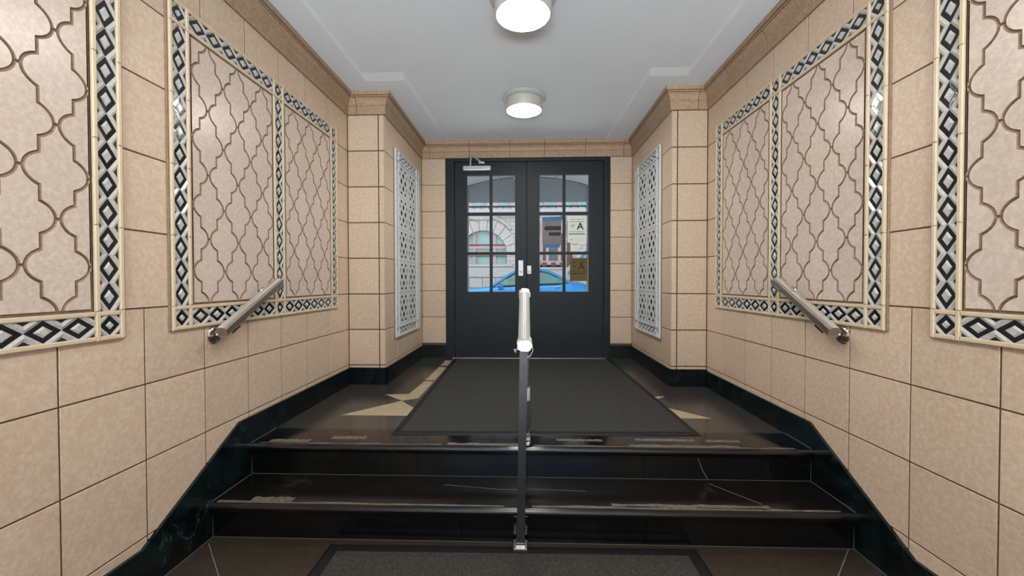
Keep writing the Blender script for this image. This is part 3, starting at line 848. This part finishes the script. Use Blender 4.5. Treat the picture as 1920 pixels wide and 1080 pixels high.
crumple(P1 + Vector((0, -.03, -.008)), P1 + Vector((0, .012, .008)), .060, .050, .10, 6).build('end_wrap', 'silver_wrap', cr)
m = MB(); m.tube([P0 + Vector((.033, .0, -.004)), P0 + Vector((.038, .0, -.022)), P0 + Vector((.025, .0, -.048)), P0 + Vector((.013, .0, -.052))], .0022, 8); m.tube([P0 + Vector((-.03, -.004, -.02)), P0 + Vector((-.044, -.01, -.018)), P0 + Vector((-.036, -.01, -.030))], .003, 8)
m.build('wrap_tail', 'silver_wrap', cr)

# ------------------------------------------------------------------ outside: pavement, road, awning, car, building opposite
m = MB(); m.box(-14, 14, YB + .25, 9.2, -.2, .31); struct(m.build('ground_sidewalk', ['concrete']))
m = MB(); m.box(-14, 14, 9.2, 15.3, -.3, .19); struct(m.build('ground_road', ['asphalt']))
m = MB(); m.box(-14, 14, 15.3, 17.5, -.2, .31); struct(m.build('ground_far_sidewalk', ['concrete']))

aw = thing('awning', (.03, 5.0, 2.555), 'grey barrel-vaulted fabric awning just outside the doors', 'awning')
def arc(y, w=1.03, spring=2.83, top=2.985, n=24):
    h = top - spring; R = (w * w + h * h) / (2 * h); a = math.asin(w / R)
    return [(.03 + R * math.sin(-a + 2 * a * k / n), y, top - R + R * math.cos(-a + 2 * a * k / n)) for k in range(n + 1)]
A0, A1 = arc(4.93, top=3.02), arc(7.0)
m = MB(); n = len(A0)
m.add(A0 + A1 + [(x, y, z + .006) for x, y, z in A0 + A1], [(i, i + 1, n + i + 1, n + i) for i in range(n - 1)] + [(2 * n + i, 3 * n + i, 3 * n + i + 1, 2 * n + i + 1) for i in range(n - 1)])
m.build('canopy_fabric', 'awning_fabric', aw, smooth=.6)
m = MB(); m.prism([(A1[0][0], 7.0, 2.555)] + A1 + [(A1[-1][0], 7.0, 2.555)], (0, .006, 0)); m.build('end_panel', 'awning_fabric', aw)
m = MB(); m.tube(arc(6.985, 1.0, 2.825, 2.972), .016, 8); m.build('hoop', 'awning_bar', aw, smooth=.8)
for x in (-.45, .52):
    zt = [p[2] for p in A1 if abs(p[0] - x) < .06][0]
    m = MB(); m.tube([(x, 5.0, zt - .0), (x, 6.98, zt - .022)], .014, 8); m.build('purlin', 'awning_bar', aw, smooth=.8)
for x in (-.985, 1.045):
    m = MB(); m.tube([(x, 6.985, .31), (x, 6.985, 2.83)], .02, 10); m.build('support_pole', 'awning_bar', aw, smooth=.8)

# --- parked car, facing left
car = thing('parked_car', (-.45, 13.9, .19), 'light blue sedan parked across the street seen through the door glass', 'car')
CY, HW = 13.9, .9
stn = [(-2.85, .42, .62, .80), (-2.75, .40, .80, .90), (-2.2, .38, .93, .98), (-1.5, .38, 1.00, 1.0), (-1.02, .38, 1.055, 1.0), (.0, .38, 1.09, 1.0), (1.0, .38, 1.12, 1.0), (1.42, .38, 1.18, 1.0), (1.80, .40, 1.18, .97), (1.98, .45, 1.10, .90), (2.02, .5, .75, .86)]
def ring(x, zb, zt, k):
    w = HW * k; pts = [(-w * .86, zb), (-w * .98, zb + .08), (-w, (zb + zt) / 2), (-w * .985, zt - .10), (-w * .93, zt - .02), (-w * .6, zt + .012), (0, zt + .03)]
    pts += [(-y, z) for y, z in pts[:-1][::-1]]
    return [(x, CY + y, z) for y, z in pts]
m = MB(); R = [ring(*s) for s in stn]; n = len(R[0]); vs = [p for r in R for p in r]
m.add(vs, [list(range(n)), list(range(len(vs) - n, len(vs)))[::-1]] + [(i * n + k, i * n + (k + 1) % n, (i + 1) * n + (k + 1) % n, (i + 1) * n + k) for i in range(len(R) - 1) for k in range(n)])
m.build('body', 'car_paint', car, smooth=.6)
gh = [(-1.05, 1.05), (-.62, 1.36), (-.30, 1.545), (.05, 1.612), (.40, 1.60), (.75, 1.52), (1.05, 1.38), (1.40, 1.17)]
def tw(z): return HW * .95 - (z - 1.05) * .42
m = MB(); L = [(x, CY - tw(z) + .0, z) for x, z in gh]; n = len(gh)
base = [(x, CY - tw(1.05), 1.04 + .05 * (x + 1.05)) for x, z in gh]
vs = base + L + [(x, 2 * CY - y, z) for x, y, z in L] + [(x, 2 * CY - y, z) for x, y, z in base]
fs = []
for r_ in range(3):
    for i in range(n - 1): fs.append((r_ * n + i, r_ * n + i + 1, (r_ + 1) * n + i + 1, (r_ + 1) * n + i))
m.add(vs, fs); m.build('cabin_glass', 'car_glass', car, smooth=.5)
m = MB()   # roof skin
rf = [p for p in gh if -.36 <= p[0] <= .80]
vs = [(x, CY - tw(z) - .006, z - .03) for x, z in rf] + [(x, CY - tw(z) + .06, z + .012) for x, z in rf] + [(x, CY + tw(z) - .06, z + .012) for x, z in rf] + [(x, CY + tw(z) + .006, z - .03) for x, z in rf]
n = len(rf); m.add(vs, [(r_ * n + i, r_ * n + i + 1, (r_ + 1) * n + i + 1, (r_ + 1) * n + i) for r_ in range(3) for i in range(n - 1)]); m.build('roof', 'car_paint', car, smooth=.6)
for s in (-1, 1):
    m = MB(); m.tube([(x, CY + s * (tw(z) + .004), z + .005) for x, z in gh], .045, 10); m.build('roof_rail', 'car_paint', car, smooth=.8)
    m = MB(); m.tube([(x, CY + s * (tw(z) + .012), z - .068) for x, z in gh[1:-1]], .026, 8); m.build('window_trim', 'car_trim', car, smooth=.8)
    m = MB(); m.tube([(-.80, CY + s * (tw(1.06) + .012), 1.068), (1.15, CY + s * (tw(1.14) + .012), 1.155)], .02, 8); m.build('belt_trim', 'car_trim', car, smooth=.8)
    m = MB(); m.tube([(.33, CY + s * (tw(1.1) + .012), 1.11), (.36, CY + s * (tw(1.55) + .012), 1.56)], .025, 8); m.build('door_pillar', 'car_trim', car, smooth=.8)
    m = MB(); m.tube([(.93, CY + s * (HW + .012), 1.03), (1.0, CY + s * (HW + .03), 1.04), (1.09, CY + s * (HW + .012), 1.045)], [.014, .018, .014], 8); m.build('door_handle', 'chrome', car, smooth=.8)
    m = MB(); m.tube([(-.86, CY + s * .98, 1.04), (-.80, CY + s * 1.02, 1.09), (-.70, CY + s * 1.0, 1.09)], [.05, .075, .04], 10); m.build('side_mirror', 'car_paint', car, smooth=.8)
    for x in (-2.0, 1.15):
        m = MB(); m.lathe([(.20, 0), (.31, .01), (.32, .05), (.32, .19), (.30, .2)], (x, CY + s * .93, .51), (0, -s, 0), 32); w_ = m.build('tyre', 'tyre', car, smooth=.6)
        m = MB(); m.lathe([(.19, -.004), (.18, .004), (.03, .01)], (x, CY + s * .935, .51), (0, s, 0), 24); m.build('hubcap', 'brushed_metal', w_, smooth=.6)

# --- building opposite
YF = 17.0
bd = thing('street_building', (0, YF + .5, .31), 'pale brick and stone building with pink window frames across the street', 'building')
AX, AR, ASP = -1.75, .98, 2.40     # arched window centre, radius, spring line
outl = [(-9, .31), (9, .31), (9, 4.05), (-9, 4.05)]
hole = [(AX - AR, 1.93), (AX + AR, 1.93)] + [(AX + AR * math.cos(PI * k / 24), ASP + .93 * math.sin(PI * k / 24)) for k in range(25)]
hole2 = [(.62, 1.90), (1.62, 1.90), (1.62, 3.6), (.62, 3.6)]
m = MB(); bm = curve_mesh([outl, hole, hole2], .15)
m.bm(bm, 0, .5, lambda c: Vector((c.x, YF + .15 + c.z, c.y))); m.build('brick_wall', 'brick', bd)
m = MB(); m.box(-9, 9, YF + .25, YF + 3, .31, 9); m.build('rear_mass', 'facade_stone', bd)
m = MB()
for k in range(11):
    t0, t1 = PI * k / 11 + .012, PI * (k + 1) / 11 - .012
    m.prism([(AX + r * math.cos(t), YF - .05 - .02 * (k % 2), ASP + (r - .05 if r < 1.2 else r) * math.sin(t)) for r, t in ((AR, t0), (AR + .42, t0), (AR + .42, t1), (AR, t1))], (0, .1, 0), 0, random.random())
m.build('arch_stones', 'facade_stone', bd)
m = MB(); m.tube([(AX + (AR + .5) * math.cos(t), YF - .06, ASP + (AR + .55) * math.sin(t)) for t in [PI * .22 + PI * .56 * k / 16 for k in range(17)]], .06, 8); m.tube([(-2.6, YF - .05, 4.0), (-2.1, YF - .08, 3.83), (-1.5, YF - .08, 3.83), (-1.1, YF - .06, 3.95)], [.05, .11, .10, .04], 10); m.build('hood_mould', 'facade_stone', bd, smooth=.8)
m = MB(); m.box(AX - AR, AX + AR, YF + .16, YF + .2, 1.93, 3.35); m.build('arch_window_pane', 'window_teal', bd)
m = MB()
for x in (-2.13, -1.29): m.box(x - .065, x + .065, YF + .08, YF + .17, 1.93, 3.3)
m.box(AX - AR, AX + AR, YF + .07, YF + .17, 2.58, 2.70); m.box(AX - AR, AX + AR, YF + .07, YF + .17, 2.30, 2.40); m.build('arch_window_frame', 'facade_pink', bd)
m = MB(); m.box(AX - AR, AX + AR, YF + .05, YF + .10, 2.70, 2.735); m.build('transom_bar', 'facade_magenta', bd)
m = MB(); m.box(-2.95, -.55, YF - .06, YF + .1, 1.83, 1.93); m.build('window_sill', 'facade_stone', bd)
for zz, z1 in ((.31, .95), (.97, 1.38), (1.40, 1.83)):
    m = MB(); m.box(-9, -.5, YF - .03 - .02 * (zz < .5), YF + .1, zz, z1); m.build('base_course', 'facade_stone', bd)
m = MB()
for z in (.96, 1.39, 1.82): m.box(-9, -.5, YF - .045, YF + .02, z - .012, z + .012)
for k in range(9): m.box(-2.9 + .55 * k, -2.88 + .55 * k, YF - .034, YF, .97, 1.38)
m.box(AX - AR, AX + AR, YF + .06, YF + .12, 2.735, 2.765); m.box(AX - AR, AX + AR, YF + .06, YF + .12, 2.27, 2.30); m.box(-.79, -.74, YF + .02, YF + .14, 1.93, 2.6)
m.build('dark_joint', 'facade_brown', bd)  # dark lines between stone courses and at the transom
# shopfront bay with pink piers on the right
m = MB(); m.box(.62, 1.62, YF + .16, YF + .2, 1.9, 3.6); m.build('shop_pane', 'window_dark', bd)
m = MB()
for x in (.66, .90, 1.40, 1.60): m.box(x - .06, x + .06, YF + .02, YF + .18, 1.85, 3.6)
m.box(.6, 1.66, YF + .0, YF + .18, 1.80, 2.06); m.box(.6, 1.66, YF + .0, YF + .18, 3.2, 3.6); m.build('shop_frame', 'facade_pink', bd)
m = MB()
for x in (.78, 1.50): m.box(x - .035, x + .035, YF + .04, YF + .15, 1.88, 3.2)
m.build('shop_mullion', 'facade_brown', bd)
m = MB(); m.box(.3, 3.5, YF - .08, YF + .1, 1.72, 1.80); m.box(.3, 1.75, YF - .02, YF + .1, .31, 1.72); m.build('shop_base', 'facade_stone', bd)
m = MB(); m.box(1.70, 1.92, YF - .04, YF + .12, 1.8, 3.7); m.build('door_pier', 'facade_brown', bd)
for x in (.78, 1.15, 1.50):
    m = MB(); m.box(x - .10, x + .10, YF - .02, YF + .01, 1.84, 2.0); m.build('kick_panel', 'facade_brown', bd)
# upper storey: balcony band and windows
m = MB(); m.box(-9, 9, YF - .35, YF + .3, 4.03, 4.16); m.build('balcony_slab', 'facade_stone', bd)
m = MB(); m.box(-9, 9, YF - .36, YF - .30, 4.22, 4.28)
for k in range(60): m.box(-9 + .3 * k, -8.97 + .3 * k, YF - .345, YF - .315, 4.16, 4.24)
m.build('balcony_rail', 'iron', bd)
for x in (-1.95, -.9, .45, 1.05, 1.75, 2.4, -3.2):
    m = MB(); m.box(x - .28, x + .28, YF + .2, YF + .26, 4.2, 5.6); w_ = m.build('upper_window', 'facade_pink', bd)
    m = MB(); m.box(x - .2, x + .2, YF + .18, YF + .21, 4.25, 5.5); m.build('upper_pane', 'window_teal', w_)

# --- stoop with blue railing at the far right
sp = thing('entry_stoop', (2.4, 16.3, .31), 'pale stone entry stoop with slanted blue railing at the right end of the opposite building', 'stoop')
m = MB()
for k in range(9): m.box(1.15 + .17 * k, 3.6, 15.9, 16.88, .31 + .2 * k, .31 + .2 * (k + 1))
m.build('stone_steps', 'facade_stone', sp)
m = MB(); m.sweep([(-.06, -.05), (.06, -.05), (.06, .05), (-.06, .05)], (1.50, 15.95, 1.50), (2.65, 15.95, 2.95)); m.build('slanted_coping', 'facade_stone', sp)
m = MB(); m.sweep([(-.04, -.05), (.04, -.05), (.04, .05), (-.04, .05)], (1.66, 15.85, 1.50), (2.80, 15.85, 2.95)); m.build('slanted_railing', 'blue_paint', sp)
for k in range(4):
    x = 1.75 + .3 * k; zt = 1.55 + 1.26 * (x - 1.66)
    m = MB(); m.tube([(x, 15.88, .31 + .2 * int((x - 1.15) / .17 + 1)), (x, 15.88, zt)], .02, 8); m.build('baluster', 'blue_paint', sp, smooth=.8)

# ------------------------------------------------------------------ light
w = bpy.data.worlds.new('World'); S.world = w; w.use_nodes = True
nt_ = w.node_tree; bg = nt_.nodes['Background']
sky = nt_.nodes.new('ShaderNodeTexSky'); sky.sky_type = 'NISHITA'; sky.sun_disc = False; sky.sun_elevation = math.radians(50); sky.sun_rotation = math.radians(200)
nt_.links.new(sky.outputs[0], bg.inputs[0]); bg.inputs[1].default_value = .30
sun = bpy.data.lights.new('sun', 'SUN'); sun.energy = 22; sun.angle = math.radians(1.5); sun.color = (1, .96, .9)
so = bpy.data.objects.new('sun', sun); COL.objects.link(so)
so.rotation_euler = Vector((-.2, -.6, -1.0)).to_track_quat('-Z', 'Y').to_euler()

dl = bpy.data.lights.new('rear_fill_light', 'AREA'); dl.shape = 'RECTANGLE'; dl.size = 2.7; dl.size_y = 2.0; dl.energy = 1250; dl.color = (.93, .97, 1)  # unseen up-facing lamp added behind the camera to lift the ceiling
do = bpy.data.objects.new('rear_fill_light', dl); COL.objects.link(do); do.location = (0, YR - 1.35, .05)
do.rotation_euler = Vector((0, .30, 1)).to_track_quat('-Z', 'Y').to_euler()

# ------------------------------------------------------------------ camera
yaw, pitch, roll = math.radians(1.892), math.radians(-.8892), math.radians(-.0946)
f0 = Vector((-math.sin(yaw), math.cos(yaw), 0)); r0 = Vector((math.cos(yaw), math.sin(yaw), 0)); u0 = Vector((0, 0, 1))
f1 = f0 * math.cos(pitch) + u0 * math.sin(pitch); u1 = u0 * math.cos(pitch) - f0 * math.sin(pitch)
r2 = r0 * math.cos(roll) + u1 * math.sin(roll); u2 = u1 * math.cos(roll) - r0 * math.sin(roll)
cam = bpy.data.cameras.new('camera'); cam.sensor_width = 36; cam.lens = 769.907 / 1920 * 36; cam.clip_start = .05; cam.clip_end = 200
co = bpy.data.objects.new('camera', cam); COL.objects.link(co)
co.matrix_world = Matrix(((r2.x, u2.x, -f1.x, 0), (r2.y, u2.y, -f1.y, 0), (r2.z, u2.z, -f1.z, 1.21), (0, 0, 0, 1)))
S.camera = co

S.view_settings.view_transform = 'Standard'; S.view_settings.look = 'None'; S.view_settings.gamma = 1
S.view_settings.use_curve_mapping = False; S.view_settings.exposure = -.1
